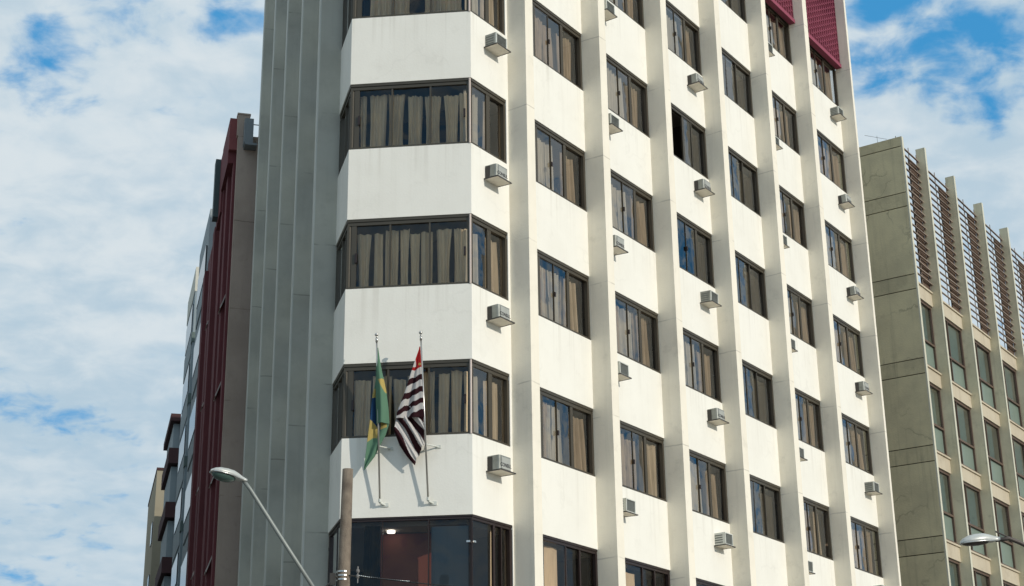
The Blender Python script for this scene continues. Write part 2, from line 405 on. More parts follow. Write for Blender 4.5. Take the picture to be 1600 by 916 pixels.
def window(fr, s0, s1, z0, z1, bars, panes, gm, fm, parent, curtains, seed, head=.13, handle=None, openpane=None, post=None, jl=.045, jr=.055):
    w = MB()
    w.box(fr, s0, s1, -.11, -.012, z1 - head * .45, z1 - .002)
    w.box(fr, s0, s1, -.11, -.030, z1 - head, z1 - head * .45 - .002)
    w.box(fr, s0, s1, -.105, -.010, z0 + .002, z0 + .045)
    w.box(fr, s0, s0 + jl, -.105, -.016, z0 + .047, z1 - head - .002)
    w.box(fr, s1 - jr, s1, -.105, -.016, z0 + .047, z1 - head - .002)
    for (c, wd, o) in bars: w.box(fr, c - wd / 2, c + wd / 2, o - .03, o + .012, z0 + .047, z1 - head - .002)
    mats = [fm]
    if post is not None: w.tube([fr(post, .0, z0 + .0), fr(post, .0, z1 - .02)], .022, 8, 1); mats.append(M['pipe'])
    wo = part('window', w, mats, parent)
    gl = MB()
    for i, (a, b_, o) in enumerate(panes):
        if b_ <= a: continue
        pane(gl, fr, a, b_, o, z0 + .045, z1 - head, seed * 7 + i)
    if gl.f: part('pane', gl, gm, wo)
    for i, (a, b_, mt, amp, pitch) in enumerate(curtains):
        part('curtain', curtain_mesh(fr, a, b_, z0 - .12, z1 - head - random.Random(seed + i).uniform(.03, .16), -.22, amp, pitch, seed * 5 + i, 0, random.Random(seed * 3 + i).uniform(-.3, .3) if gm is M['glassbay'] else 0), mt, wo, True)
    if handle is not None:
        h = MB(); h.box(fr, handle - .022, handle + .022, -.025, .0, (z0 + z1) / 2 - .13, (z0 + z1) / 2 - .03); part('handle', h, M['framedark'], wo)
    return wo

for j in range(6):
    s0 = T[j] + FW; s1 = S[j]; wd = s1 - s0; c = (s0 + s1) / 2; hq = wd * .205
    for k in range(-2, 5):
        sd = j * 31 + (k + 3) * 7 + 5; rnd = random.Random(sd)
        z1 = zt(k); z0 = zb(k)
        fm = M['frame']; gm = M['glass']
        bars = [(c - hq, .09, -.05), (c + hq, .10, -.05), (c, .016, -.045)]
        panes = [(s0 + .03, c - hq, -.085), (c - hq, c, -.055), (c, c + hq, -.058), (c + hq, s1 - .03, -.085)]
        left = M['curtain3'] if rnd.random() < .62 else (M['curtain2'] if rnd.random() < .6 else M['curtainmid'])
        right = M['curtain2'] if rnd.random() < .65 else M['curtainmid']
        a = rnd.uniform(-.12, .25)
        cur = [(s0 + .02, c + hq * .75 - a * .4, left, .045, rnd.uniform(.11, .19)), (c + hq * .95 + a * .2, s1 - .03 - rnd.uniform(0, .22), right, .06, rnd.uniform(.12, .2))]
        if rnd.random() < .35: cur.append((s0 + .1, c - .1, M['curtain2'], .04, .15))
        op = None; hd = .13; hnd = c
        if j == 3:
            cur = [(s0 + .02, s1 - .03, M['curtaindark'], .02, .3)]; bars = [(c - hq * .2, .03, -.06), (c + hq * .9, .04, -.06)]
            panes = [(s0 + .03, c + hq * .5, -.06), (c + hq * .5, s1 - .03, -.085)]; hnd = None
        if j == 2 and k == 0: op = 1; cur = [(c + hq, s1 - .05, M['curtaindark'], .03, .2)]; bars = [(c + hq * .3, .10, -.05), (c + hq * 1.1, .05, -.05)]; panes = [(0, 0, 0), (0, 0, 0), (c + hq * .3, c + hq, -.05), (c + hq, s1 - .03, -.085)]; hnd = None
        if j == 2 and k in (1, 0): gm = M['glass']
        if j == 2 and k == 1: cur = [(c + hq * .95, s1 - .05, M['curtaindark'], .03, .2)]
        if k == 4:
            z0 = 3.02; fm = M['framedark']; gm = M['glassdark']; hd = .10
            cur = [(s0 + .5, c - .35, M['curtain'], .02, .5), (c - .30, c + .18, M['curtain'], .02, .5)]
            bars = [(c + .22, .04, -.05), (c + .75, .05, -.05)]; hnd = None
            panes = [(s0 + .03, c + .22, -.055), (c + .22, s1 - .03, -.085)]
        wo = window(RF, s0 + .003, s1 - .003, z0, z1, bars, panes, gm, fm, hotel, cur, sd, hd, hnd, op, jr=.07)

# crimson breeze-block screens over the top rows
for j in range(6):
    b = MB(); a0 = T[j] + FW + .004; a1 = S[j] - .02; z0 = zt(-2) - .10; z1 = ROOF - .2
    b.box(RF, a0, a1, .02, .20, z0, z0 + .13)
    n = int((a1 - a0) / .165); st = (a1 - a0) / n
    for i in range(n + 1):
        x = a0 + i * st
        b.box(RF, max(a0, x - .015), min(a1, x + .015), .105, .165, z0 + .132, z1)
    m_ = int((z1 - z0) / .19)
    for i in range(1, m_):
        z = z0 + .13 + i * .19
        for q in range(n):
            dz = .095 if q % 2 else 0
            b.box(RF, a0 + q * st + .016, a0 + (q + 1) * st - .016, .11, .16, z + dz - .013, z + dz + .013)
    part('breeze_block_screen', b, M['screen'], hotel)
    b = MB(); b.box(RF, a0, a1, -.03, -.004 + .002, zb(-3) - .5, zt(-3) + .1); part('recessed_wall', b, M['screen'], hotel)

# bay windows
for k in range(-2, 5):
    z1 = zt(k); z0 = zb(k); sd = 900 + k * 13
    gm = M['glassbay']; rnd = random.Random(sd)
    if k < 4:
        cs = []; x = .17
        while x < 2.3:
            w_ = rnd.uniform(.10, .36); cs.append((x, min(x + w_, 2.38), M['curtain'], .045, rnd.uniform(.07, .15))); x += w_ + rnd.uniform(.015, .08)
        if k == 0: cs = [(.16, 1.3, M['curtain'], .05, .17), (1.34, 2.38, M['curtain'], .05, .15)]
        wo = window(FF, .006, 2.45, z0, z1, [(.14, .10, -.05), (.863, .035, -.05), (1.651, .035, -.05)], [(.1, .863, -.06), (.863, 1.651, -.075), (1.651, 2.42, -.06)],
                    gm, M['frame'], hotel, cs, sd, .13, None, post=2.462, jr=.05)
        h = MB(); h.box(FF, .17, .21, -.04, .0, z0 + .55, z0 + .75); part('handle', h, M['framedark'], wo)
        h = MB(); h.box(FF, 2.33, 2.37, -.04, .0, z0 + .6, z0 + .78); part('handle', h, M['framedark'], wo)
        cc = [(.08, .52, M['curtain3'], .035, .13), (.72, 1.08 + rnd.uniform(-.05, .1), M['curtainmid'], .045, .15)]
        window(RF, .035, 1.26, z0, z1, [(.66, .11, -.05), (.60, .03, -.045)], [(.05, .66, -.055), (.66, 1.25, -.085)], M['glass'], M['frame'], hotel, cc, sd + 1, .13, None, jl=.03, jr=.07)
        cl = [(.15, 1.1, M['curtaindark'], .04, .15)]
        window(LB, .02, LFLEN + .12, z0, z1, [(.35, .05, -.05), (.78, .04, -.05)], [(.05, .35, -.06), (.35, .78, -.075), (.78, LFLEN + .1, -.06)], M['glassdark'], M['frame'], hotel, cl, sd + 2, .13, None)
        jn = MB(); jn.box(RF, 1.262, T[0] - .001, -.2, -.0, z0, z1); part('window_pier', jn, M['plaster'], hotel)
    else:
        z0 = 3.02
        wo = window(FF, .006, 2.47, z0, z1, [(1.665, .022, -.03), (.80, .012, -.05)], [(.05, .80, -.055), (.80, 1.665, -.06), (1.665, 2.47, -.05)], M['glassdark'], M['framedark'], hotel,
                    [(.42, .72, M['curtaindark'], .03, .12)], sd, .07, None, jr=.012)
        cp = MB()
        for z in (5.58, 4.55):
            cp.box(FF, 2.37, 2.44, -.04, .012, z - .018, z + .018); cp.box(RF, .02, .09, -.04, .012, z - .018, z + .018)
        part('glass_clip', cp, M['steel'], wo)
        window(RF, .01, 1.30, z0, z1, [(.72, .06, -.04), (.98, .03, -.05)], [(.02, .72, -.05), (.72, 1.28, -.08)], M['glassdark'], M['framedark'], hotel, [(.86, 1.04, M['curtain'], .012, .3)], sd + 1, .09, None, jl=.012, jr=.08)
        window(LB, .012, LFLEN + .12, z0, z1, [(.5, .04, -.05)], [(.03, .5, -.055), (.5, LFLEN + .1, -.06)], M['glassdark'], M['framedark'], hotel, [], sd + 2, .08, None)
        jn = MB(); jn.box(RF, 1.302, T[0] - .001, -.2, -.0, z0, z1); part('window_pier', jn, M['plaster'], hotel)
b = MB(); b.box(FF, .62, 1.66, -.95, -.85, 3.0, 5.93)
part('lobby_wall', b, M['redroom'], hotel)
b = MB(); b.box(FF, 1.70, 2.40, -.16, -.14, 3.05, 5.9); part('reflection_panel', b, M['panereflect'], hotel)  # sheet behind the right pane that imitates its reflection
b = MB(); plate(b, inner, 5.95, 6.04); part('lobby_ceiling', b, M['slab'], hotel)
for (fs_, fo) in ((.86, -.60), (1.75, -2.4)):
    b = MB(); p = FF(fs_, fo, 5.905)
    b.tube([(p[0], p[1], p[2]), (p[0], p[1], p[2] + .04)], .075, 16); part('downlight', b, M['lamp'], hotel)
for j in range(4):                           # windows between the fins of the left facade
    s0 = .2 + 3.18 * j + FW; s1 = .2 + 3.18 * (j + 1); c = (s0 + s1) / 2
    for k in range(-2, 4):
        b = MB(); gl = MB(); z0, z1 = zb(k), zt(k)
        b.box(LF, s0, s1, -.10, -.02, z1 - .13, z1 - .002); b.box(LF, s0, s1, -.10, -.02, z0 + .002, z0 + .04)
        for x in (s0 + .03, c - .6, c + .6, s1 - .03): b.box(LF, x - .03, x + .03, -.09, -.03, z0 + .042, z1 - .132)
        gl.quad(LF(s0, -.06, z0), LF(s1, -.06, z0), LF(s1, -.06, z1), LF(s0, -.06, z1))
        w = part('window', b, M['frame'], hotel); part('pane', gl, M['glassdark'], w)

# ------------------------------------------------------------------ air conditioners
RZ = math.atan2(NR[1], NR[0])               # local x points out of the wall, local y along it
def LL(x, y, z): return (x, y, z)
def lbox(mb, x0, x1, y0, y1, z0, z1, mi=0):
    mb.hexa([(x0, y0, z0), (x1, y0, z0), (x1, y1, z0), (x0, y1, z0), (x0, y0, z1), (x1, y0, z1), (x1, y1, z1), (x0, y1, z1)], mi)
def text_mesh(txt, size):
    cu = bpy.data.curves.new('lettering', 'FONT'); cu.body = txt; cu.size = size; cu.extrude = .001; cu.align_x = 'CENTER'; cu.offset = .0015
    o = bpy.data.objects.new('lettering', cu); COL.objects.link(o)
    dg = bpy.context.evaluated_depsgraph_get(); me = bpy.data.meshes.new_from_object(o.evaluated_get(dg))
    vs = [tuple(v.co) for v in me.vertices]; fs = [tuple(p.vertices) for p in me.polygons]
    bpy.data.objects.remove(o); bpy.data.curves.remove(cu); bpy.data.meshes.remove(me)
    return vs, fs
TXT = text_mesh('CONSUL', .098)

def make_ac(kind):
    t = thing('air_conditioner', (0, 0, 0), 'x', 'air conditioner', rz=RZ)
    D = .27; W0, W1 = .025, .415; Hh = .31
    mats = [M['galv'], M['acwhite'], M['acgrille'], M['acdark'], M['acrust'], M['tray']]
    if kind == 'round':
        b = MB(); r = .05; pts = [(-.12, W0)]; 
        for a in range(0, 91, 15): pts.append((D - r + r * math.sin(math.radians(a)), W0 + r - r * math.cos(math.radians(a))))
        for a in range(0, 91, 15): pts.append((D - r * .4 + r * .4 * math.cos(math.radians(a)), W1 - r * .4 + r * .4 * math.sin(math.radians(a))))
        pts.append((-.12, W1)); n = len(pts)
        b.add([(p[0], p[1], .025) for p in pts] + [(p[0], p[1], Hh) for p in pts],
              [tuple(range(n))[::-1], tuple(range(n, 2 * n))] + [(i, (i + 1) % n, (i + 1) % n + n, i + n) for i in range(n)])
        part('casing', b, M['galv'], t)
        g_ = MB(); lbox(g_, D + .0, D + .006, W0 + .07, W1 - .03, .06, Hh - .03); part('label_plate', g_, M['acplate'], t)
        v = [(D + .009 + p[2], (W0 + W1) / 2 + .015 + p[0] * .92, .10 + p[1]) for p in TXT[0]]
        l = MB(); l.add(v, TXT[1]); part('lettering', l, M['ink'], t)
        s_ = MB(); lbox(s_, .003, .11, W0 - .010, W0 - .001, .03, .29); part('side_panel', s_, M['acdark'], t)  # dark plate in place of the shaded gap between casing and wall
    else:
        b = MB(); lbox(b, -.12, D - .02, W0, W1, .025, Hh); part('casing', b, M['galv'] if kind == 'box' else M['acwhite'], t)
        f = MB()
        for (y0, y1, z0, z1) in ((W0, W1, Hh - .022, Hh), (W0, W1, .025, .047), (W0, W0 + .024, .048, Hh - .023), (W1 - .024, W1, .048, Hh - .023)):
            lbox(f, D - .019, D + .012, y0, y1, z0, z1)
        part('front_frame', f, M['acwhite'], t)
        g_ = MB(); lbox(g_, D - .018, D - .012, W0 + .02, W1 - .02, .045, Hh - .02)
        for i in range(11): z = .055 + i * .0215; lbox(g_, D - .011, D - .002, W0 + .025, W1 - .025, z, z + .006, 1)
        part('condenser_grille', g_, [M['acgrille'], M['galv']], t)
        s_ = MB()
        for i in range(4): lbox(s_, .01, D - .06, W0 - .004, W0 - .001, .07 + i * .055, .095 + i * .055)
        part('side_vent', s_, M['acgrille'], t)
    tr = MB(); x1 = .335; y0, y1 = -.02, .455
    if kind == 'small': x1 = .31; y1 = .44
    lbox(tr, 0, x1, y0, y1, .004, .014)
    part('tray', tr, M['tray'], t)
    r_ = MB()
    lbox(r_, .002, x1 + .012, y0 - .012, y0 - .001, -.004, .020); lbox(r_, .002, x1 + .012, y1 + .001, y1 + .012, -.004, .020)
    lbox(r_, x1 + .001, x1 + .012, y0 - .001, y1 + .001, -.004, .020)
    part('tray_rim', r_, M['acdark'], t)
    return t
protos = {k: make_ac(k) for k in ('box', 'round', 'small')}
used = set()
ordn = ['topmost', 'second from the top', 'third from the top', 'fourth from the top', 'fifth from the top', 'lowest']
colname = {0: 'on the sunlit side of the corner bay', 2: 'in second window column past the bay', 3: 'in third window column past the bay',
           5: 'in fifth window column, half behind its fin', 6: 'in last window column'}
kindname = {'box': 'boxy wire-grilled air conditioner', 'round': 'grey lettered air conditioner', 'small': 'small white-framed air conditioner'}
ordn = ['topmost', 'second down', 'third down', 'fourth down', 'fifth down', 'lowest']
ac = {0: (.47, range(0, 4), ('box', 'round', 'round', 'round')), 2: (5.10, range(-1, 4), ('small', 'box', 'round', 'small', 'small')),
      3: (9.66, range(-1, 4), ('round', 'round', 'box', 'round', 'small')), 5: (14.20, range(-2, 4), ('small', 'box', 'small', 'small', 'box', 'small')),
      6: (19.37, range(-2, 4), ('box', 'round', 'round', 'round', 'box', 'box'))}
for c_, (s_, rows, kinds) in ac.items():
    n = len(kinds)
    for i, (k, kd) in enumerate(zip(rows, kinds)):
        if kd not in used: o = protos[kd]; used.add(kd)
        else: o = copy_tree(protos[kd])
        rnd = random.Random(c_ * 50 + k)
        p = RF(s_ + rnd.uniform(-.02, .03), .002, zt(k) - 2.125 + rnd.uniform(-.015, .015)); o.location = p
        o.rotation_euler = (0, rnd.uniform(-.03, .05), RZ)
        nm = 'lowest' if i == n - 1 else ordn[i]
        tag(o, '%s, %s %s' % (kindname[kd], nm, colname[c_]), 'air conditioner', 'window air conditioners on the white hotel wall')

# ------------------------------------------------------------------ flagpoles and flags
def flagpole(sb, st, off0, off1, label, zb_=6.34, zt_=9.43):
    base = FF(sb, off0, zb_); top = FF(st, off1, zt_)
    t = thing('flagpole', FF(sb, 0, zb_), label, 'flagpole', 'flagpoles on the corner bay')
    b = MB(); b.tube([base, top], .020, 12, 0, .015); part('pole', b, M['steel'], t, True)
    b = MB(); d = (Vector(top) - Vector(base)).normalized(); p = Vector(top)
    b.ball(tuple(p + d * .045), .036); b.tube([p - d * .10, p - d * .02], .024, 10); b.tube([p - d * .02, p + d * .02], .012, 8)
    part('finial', b, M['steel'], t, True)
    b = MB(); b.box(FF, sb + .02, sb + .15, 0.001, .02, zb_ - .07, zb_ + .0); b.tube([FF(sb + .08, .01, zb_ - .04), FF(sb, off0, zb_ - .005)], .022, 8)
    b.tube([base, FF(sb, off0, zb_ + .06)], .03, 10); part('bracket', b, M['acwhite'], t)
    k = .335; q = FF(sb + (st - sb) * k, off0 + (off1 - off0) * k, zb_ + (zt_ - zb_) * k)
    b = MB(); b.tube([FF(sb + .18, .0, zb_ + (zt_ - zb_) * k), q], .014, 8); b.tube([FF(sb - .10, .0, zb_ + (zt_ - zb_) * k - .06), q], .012, 8)
    b.box(FF, sb + .13, sb + .22, .001, .015, zb_ + (zt_ - zb_) * k - .03, zb_ + (zt_ - zb_) * k + .03)
    part('bracket', b, M['acwhite'], t)
    return t
flagpole(.769, .732, .10, .50, 'left steel flagpole leaning out from the bay, carrying the green flag')
flagpole(1.673, 1.577, .10, .50, 'right steel flagpole leaning out from the bay, carrying the striped flag')

# cloth drawn in the wall plane of the bay: u = metres right, w = metres up (85 px of the plan drawing to the metre)
def uv_of(x, y):                             # drawing units -> metres on the bay front
    w = 9.43 - (y - 524) / 84.2
    return .74 + (x - 588.3) / 84.5, w
def lerp_poly(poly, t):
    for (y0, x0), (y1, x1) in zip(poly, poly[1:]):
        if t <= y1: k = (t - y0) / (y1 - y0) if y1 > y0 else 0; return x0 + (x1 - x0) * k
    return poly[-1][1]
def sheet(mb, left, right, y0, y1, offf, zone, nr=150, nc=56):
    vs = []; cen = []
    for r in range(nr + 1):
        y = y0 + (y1 - y0) * r / nr; xl = lerp_poly(left, y); xr = lerp_poly(right, y)
        for c in range(nc + 1):
            q = c / nc; x = xl + (xr - xl) * q; u, w = uv_of(x, y); vs.append(FF(u, offf(q, (y - y0) / (y1 - y0), x, y), w)); cen.append((x, y))
    b = len(mb.v); mb.v += vs
    for r in range(nr):
        for c in range(nc):
            i = r * (nc + 1) + c; x = (cen[i][0] + cen[i + nc + 2][0]) / 2; y = (cen[i][1] + cen[i + nc + 2][1]) / 2
            mb.f.append((b + i, b + i + 1, b + i + nc + 2, b + i + nc + 1)); mb.m.append(zone(x, y))
def inpoly(x, y, P):
    ins = False
    for (x0, y0), (x1, y1) in zip(P, P[1:] + P[:1]):
        if (y0 > y) != (y1 > y) and x < (x1 - x0) * (y - y0) / (y1 - y0) + x0: ins = not ins
    return ins
def pole_off(y): return .10 + .40 * max(0, min(1.05, (786 - y) / 262))
# green flag
fb = MB()
ypatch = [(589.5, 592), (599, 591.5), (603, 614), (600, 613), (595, 604)]
def zoneA(x, y): return 1 if inpoly(x, y, ypatch) else 0
def zoneB(x, y):
    if inpoly(x, y, [(579, 607), (588, 605), (588, 618), (577, 622)]): return 1
    if inpoly(x, y, [(574, 612), (592, 618), (592, 674), (584, 663), (574, 652)]): return 2
    if inpoly(x, y, [(570, 640), (584, 660), (590, 674), (586, 684), (580, 683), (566, 694)]) : return 1
    if inpoly(x, y, [(592, 656), (602, 656), (602, 667), (592, 671)]): return 1
    return 0
AL = [(541, 587), (580, 586.3), (620, 585.5), (662, 586)]
AR = [(541, 589.8), (560, 592.2), (580, 595.5), (592, 598.3), (612, 602), (640, 605.2), (662, 606.3)]
sheet(fb, AL, AR, 541, 662, lambda q, r, x, y: pole_off(y) - .01 + .10 * math.sin(q * math.pi) * min(1, r * 1.6) + .02 * math.sin(q * 9 + r * 4) * r - .05 * q * r, zoneA, 130, 40)
BL = [(585, 585.8), (605, 583), (615, 580), (640, 577.5), (657, 575.5), (675, 573), (690, 571), (712, 568), (733, 565.4)]
BR = [(585, 590), (620, 596), (650, 605), (662, 605.5), (680, 600), (690, 594.5), (700, 588.5), (712, 583), (733, 566)]
def offB(q, r, x, y):
    w = math.sin(q * 7.5 + r * 3.) * .035 * (1 - r * .4)
    return pole_off(y) - .055 - .07 * q * math.sin(min(1, r * 1.5) * math.pi) + w + .04 * r
sheet(fb, BL, BR, 585, 733, offB, zoneB, 170, 60)
flag1 = part('flag', fb, [F_GREEN, F_YEL, F_BLUE], None, True)
tag(flag1, 'limp green flag with yellow and blue patches hanging from the left flagpole', 'flag', 'flags hung on the corner bay')
so = flag1.modifiers.new('thickness', 'SOLIDIFY'); so.thickness = .003
# striped flag
fb = MB()
polex = lambda y: 657.6 + (y - 523) * .0456
def zone2A(x, y):
    t = y - .30 * (polex(y) - x) - .006 * (polex(y) - x) ** 2 * .6 + .8 * math.sin(x * .5)
    if t < 579 - 3:
        if (polex(y) - x) > 9 and y > 556 and y < 579 - .0 * x and t < 571: return 1
        if (x - 657) ** 2 + (y - 571) ** 2 < 4.2: return 3
        return 2
    for i, e in enumerate((588, 596.5, 606.5, 615.5, 625, 633, 642.5, 660)):
        if t < e - 1: return 1 - (i % 2)
    return 0
def zone2B(x, y):
    X = (x - 560) * 8.33; Y = (y - 630) * 8.33
    p = .846 * X - .533 * Y + 14 * math.sin(Y * .012) + (10 * math.sin(X * .02))
    for i, e in enumerate((218, 306, 372, 432, 500, 560, 640, 1e9)):
        if p < e: return i % 2
    return 0
# drawing x of the striped flag's pole side follows the pole
L2 = [(543, 656.8), (548, 655.8), (560, 651.5), (580, 644.3), (604, 636.5), (624, 629), (639, 623), (655, 618)]
R2 = [(543, 658.2), (655, 663.2)]
sheet(fb, L2, R2, 543, 655, lambda q, r, x, y: pole_off(y) + .02 + r * (.05 * math.sin((1 - q) * 7.2) + .03 * math.sin((1 - q) * 15 + r * 2)) * (1 - q * .6), zone2A, 140, 64)
L3 = [(636, 622), (650, 618), (662, 615.8), (676, 614.8), (696, 622), (713, 633), (728, 645.5)]
R3 = [(636, 662.5), (660, 663.6), (690, 664.3), (697, 661), (706, 655.5), (719, 649.6), (728, 646.5)]
def off3(q, r, x, y):
    d = (x - 615) * .846 - (y - 640) * .533
    return pole_off(y) - .05 + .045 * math.sin(d * .33) + .02 * math.sin(d * .8 + y * .05) + .05 * r * (1 - q)
sheet(fb, L3, R3, 636, 728, off3, zone2B, 120, 64)
flag2 = part('flag', fb, [F_DK, F_WH, F_RED, F_YEL], None, True)
tag(flag2, 'limp dark-and-white striped flag with red corner hanging from the right flagpole', 'flag', 'flags hung on the corner bay')
so = flag2.modifiers.new('thickness', 'SOLIDIFY'); so.thickness = .003

# ------------------------------------------------------------------ concrete pole, street lamps, cables
up = thing('utility_pole', (-2.52, 24, 0), 'weathered brown concrete pole with steel bands standing before the corner bay', 'utility pole')
b = MB(); b.tube([(-2.70, 24, 0), (-2.66, 24, 3.5), (-2.62, 24, 5.6), (-2.595, 24, 5.83 + ZO)], .125, 24, 0, .083)
part('shaft', b, M['pole'], up, True)
b = MB()
for z in (4.10, 4.16, 4.22): b.tube([(-2.632, 24, z + ZO), (-2.632, 24, z + ZO + .022)], .104, 20)
part('band', b, M['band'], up)
b = MB()
b.tube([(-2.632 + .09, 23.95, 4.17 + ZO), (-2.42, 23.93, 4.15 + ZO)], .012, 6); b.tube([(-2.632 - .09, 23.95, 4.15 + ZO), (-2.80, 23.93, 4.10 + ZO)], .014, 6)
b.box(Fr((0, 0), (1, 0), (0, 1)), -2.82, -2.74, 23.89, 23.97, 4.02, 4.20)
part('bracket', b, M['acdark'], up)
b = MB()
for (x, z) in ((-2.40, 4.15), (-2.40, 4.23)): b.ball((x, 23.93, z + ZO), .028, sc=(1, 1, 1.3))
b.tube([(-2.40, 23.93, 4.05 + ZO), (-2.40, 23.93, 4.30 + ZO)], .01, 6)
part('insulator', b, M['insul'], up)

def sag(p, q, d, n=16):
    return [tuple(Vector(p).lerp(Vector(q), i / n) - Vector((0, 0, d * 4 * (i / n) * (1 - i / n)))) for i in range(n + 1)]
b = MB(); b.tube(sag((-2.38, 23.93, 4.15 + ZO), (14, 22.5, 4.3 + ZO), .65), .009, 6)
tag(part('overhead_cable', b, M['cable'], None, True), 'thin dark cable running right from the insulator on the concrete pole', 'cable')
b = MB()
pts = sag((-2.38, 23.92, 4.16 + ZO), (-1.62, 23.9, 4.06 + ZO), .01, 24)
for i, p in enumerate(pts): 
    b.ball(p, .011, n=6, k=4)
b.tube(pts, .006, 6)
tag(part('guy_grip', b, M['band'], None, True), 'short shiny spiral grip on the cable beside the concrete pole', 'cable grip')
b = MB(); b.tube(sag((-2.80, 23.93, 4.08 + ZO), (-4.6, 20, 2.4 + ZO), .3), .012, 6)
tag(part('overhead_cable', b, M['cable'], None, True), 'black cable dropping left from the bracket of the concrete pole', 'cable')

def luminaire(root, tip, joint, wid, ht, mats, drop=0.35):
    """cobra-head: shell above, lens bowl below, axis from joint to tip"""
    J = Vector(joint); Tp = Vector(tip); ax = (Tp - J); Ln = ax.length; ax.normalize()
    side = ax.cross(Vector((0, 0, 1))).normalized(); upv = side.cross(ax).normalized()
    prof = [(0, .28, .42), (.12, .34, .55), (.26, .62, .8), (.42, .92, 1.0), (.6, 1.0, 1.0), (.78, .93, .86), (.9, .70, .6), (.97, .40, .34), (1.0, .08, .08)]
    n = 16; sh = MB(); rows = []
    for (t, w, h) in prof:
        ring = []
        for j in range(n + 1):
            a = math.pi * j / n
            ring.append(J + ax * (t * Ln) + side * (math.cos(a) * w * wid) + upv * (abs(math.sin(a)) ** .7 * h * ht))
        for j in range(1, 6):
            f = j / 6; ring.append(J + ax * (t * Ln) + side * (-w * wid + 2 * w * wid * f) - upv * .012)
        rows.append(ring)
    m = len(rows[0]); vs = [tuple(p) for r in rows for p in r]; fs = []
    for i in range(len(rows) - 1):
        for j in range(m): fs.append((i * m + j, i * m + (j + 1) % m, (i + 1) * m + (j + 1) % m, (i + 1) * m + j))
    fs.append(tuple(range(m))); fs.append(tuple((len(rows) - 1) * m + j for j in range(m))[::-1])
    sh.add(vs, fs); part('housing', sh, mats[0], root, True)
    le = MB(); vs = []; fs = []; nn = 14; kk = 8; t0, t1 = .30, .95
    for i in range(kk + 1):
        rr = math.sin(math.pi / 2 * i / kk); dd = math.cos(math.pi / 2 * i / kk)
        for j in range(nn):
            a = 2 * math.pi * j / nn; c = (t0 + t1) / 2; h = (t1 - t0) / 2
            vs.append(tuple(J + ax * ((c + h * rr * math.cos(a)) * Ln) + side * (rr * math.sin(a) * wid * .86) - upv * (.014 + dd * ht * drop)))
    for i in range(kk):
        for j in range(nn): fs.append((i * nn + j, i * nn + (j + 1) % nn, (i + 1) * nn + (j + 1) % nn, (i + 1) * nn + j))
    le.add(vs, fs); part('lens', le, mats[1], root, True)
    rm = MB()
    for sgn in (-1, 1):
        ps = [J + ax * (t * Ln) + side * (sgn * w * wid * 1.0) - upv * .006 for (t, w, h) in prof[1:-1]]
        rm.tube(ps, .010, 6)
    rm.tube([J + ax * (.5 * Ln) + side * wid * .99 + upv * .0, J + ax * (.5 * Ln) + side * wid * 1.02 + upv * .05], .014, 6)
    part('rim', rm, M['band'], root, True)

sl = thing('street_lamp', (-2.6, 23.9, 3.2), 'pale street lamp head with green lens on a long slanting arm before the red building', 'street lamp')
J = (-3.99, 22.95, 5.41 + ZO); Tp = (-4.46, 22.60, 5.50 + ZO)
luminaire(sl, Tp, J, .135, .10, (M['lampshell'], M['lens']), .9)
b = MB(); b.tube([(-2.60, 23.95, 3.15 + ZO), (-2.72, 23.7, 3.46 + ZO), (-2.97, 23.25, 3.86 + ZO), (-3.48, 23.05, 4.62 + ZO), (-3.93, 22.99, 5.30 + ZO), (-4.03, 22.93, 5.425 + ZO)], .031, 12)
part('arm', b, M['lamparm'], sl, True)

sr = thing('street_lamp', (9.6, 22.2, 0), 'grey street lamp head on a dark curved arm at the right edge of the picture', 'street lamp')
J = (6.80, 22.0, 4.20 + ZO); Tp = (6.20, 21.85, 4.135 + ZO)
luminaire(sr, Tp, J, .12, .115, (M['lampshell'], M['lampdark']), .3)
b = MB(); b.tube([(6.74, 21.99, 4.20 + ZO), (6.93, 22.0, 4.225 + ZO), (7.08, 22.03, 4.17 + ZO), (7.45, 22.06, 3.98 + ZO), (8.3, 22.1, 3.6 + ZO), (9.6, 22.2, 3.3 + ZO)], .030, 10)
part('arm', b, M['lampdark'], sr, True)
b = MB(); b.tube([(6.74, 21.95, 4.315 + ZO), (6.95, 22.0, 4.225 + ZO)], .012, 6); part('strut', b, M['lampdark'], sr)
b = MB(); b.tube([(9.6, 22.2, 0), (9.6, 22.2, 8.5)], .13, 14, 0, .09); part('post', b, M['pole'], sr, True)

# ------------------------------------------------------------------ concrete office block on the right
off = thing('office_building', RF(32, -6, -ZO), 'olive-grey concrete office block with fins and rusty louvres, right of the hotel', 'building')
C0 = 25.70; EDG = [25.70, 28.02, 31.08, 34.24, 37.40, 40.56, 43.72, 46.88]
ZR = 23.75; DEP = .39
bands = [18.63 - 2.975 * i for i in range(0, 7)]
b = MB(); b.box(RF, C0 + .03, C0 + .25, -14, -.02, -ZO, ZR - .02); part('wall_backing', b, M['groove'], off)
zs = [ZR, 23.38]
segs = [(ZR, 23.40, 'concband'), (23.37, 21.66, 'concrete'), (21.63, 21.14, 'concband'), (21.11, 18.65, 'concrete')]
z = 18.62
for i in range(7):
    segs.append((z, z - .50, 'concband')); segs.append((z - .53, z - 2.945, 'concrete')); z -= 2.975
segs = [s for s in segs if s[0] > -ZO]
for (za, zb2, mt) in segs:
    b = MB(); b.box(RF, C0, C0 + .12, -14, -.0, max(zb2, -ZO), za); part('side_panel', b, M[mt], off)
b = MB(); b.box(RF, C0 + .26, 46.8, -14, -1.3, -ZO, 18.6); part('interior', b, M['room'], off)
b = MB(); b.box(RF, C0 + .26, 46.8, -14, -.45, 18.40, 18.6); part('roof', b, M['concrete'], off)
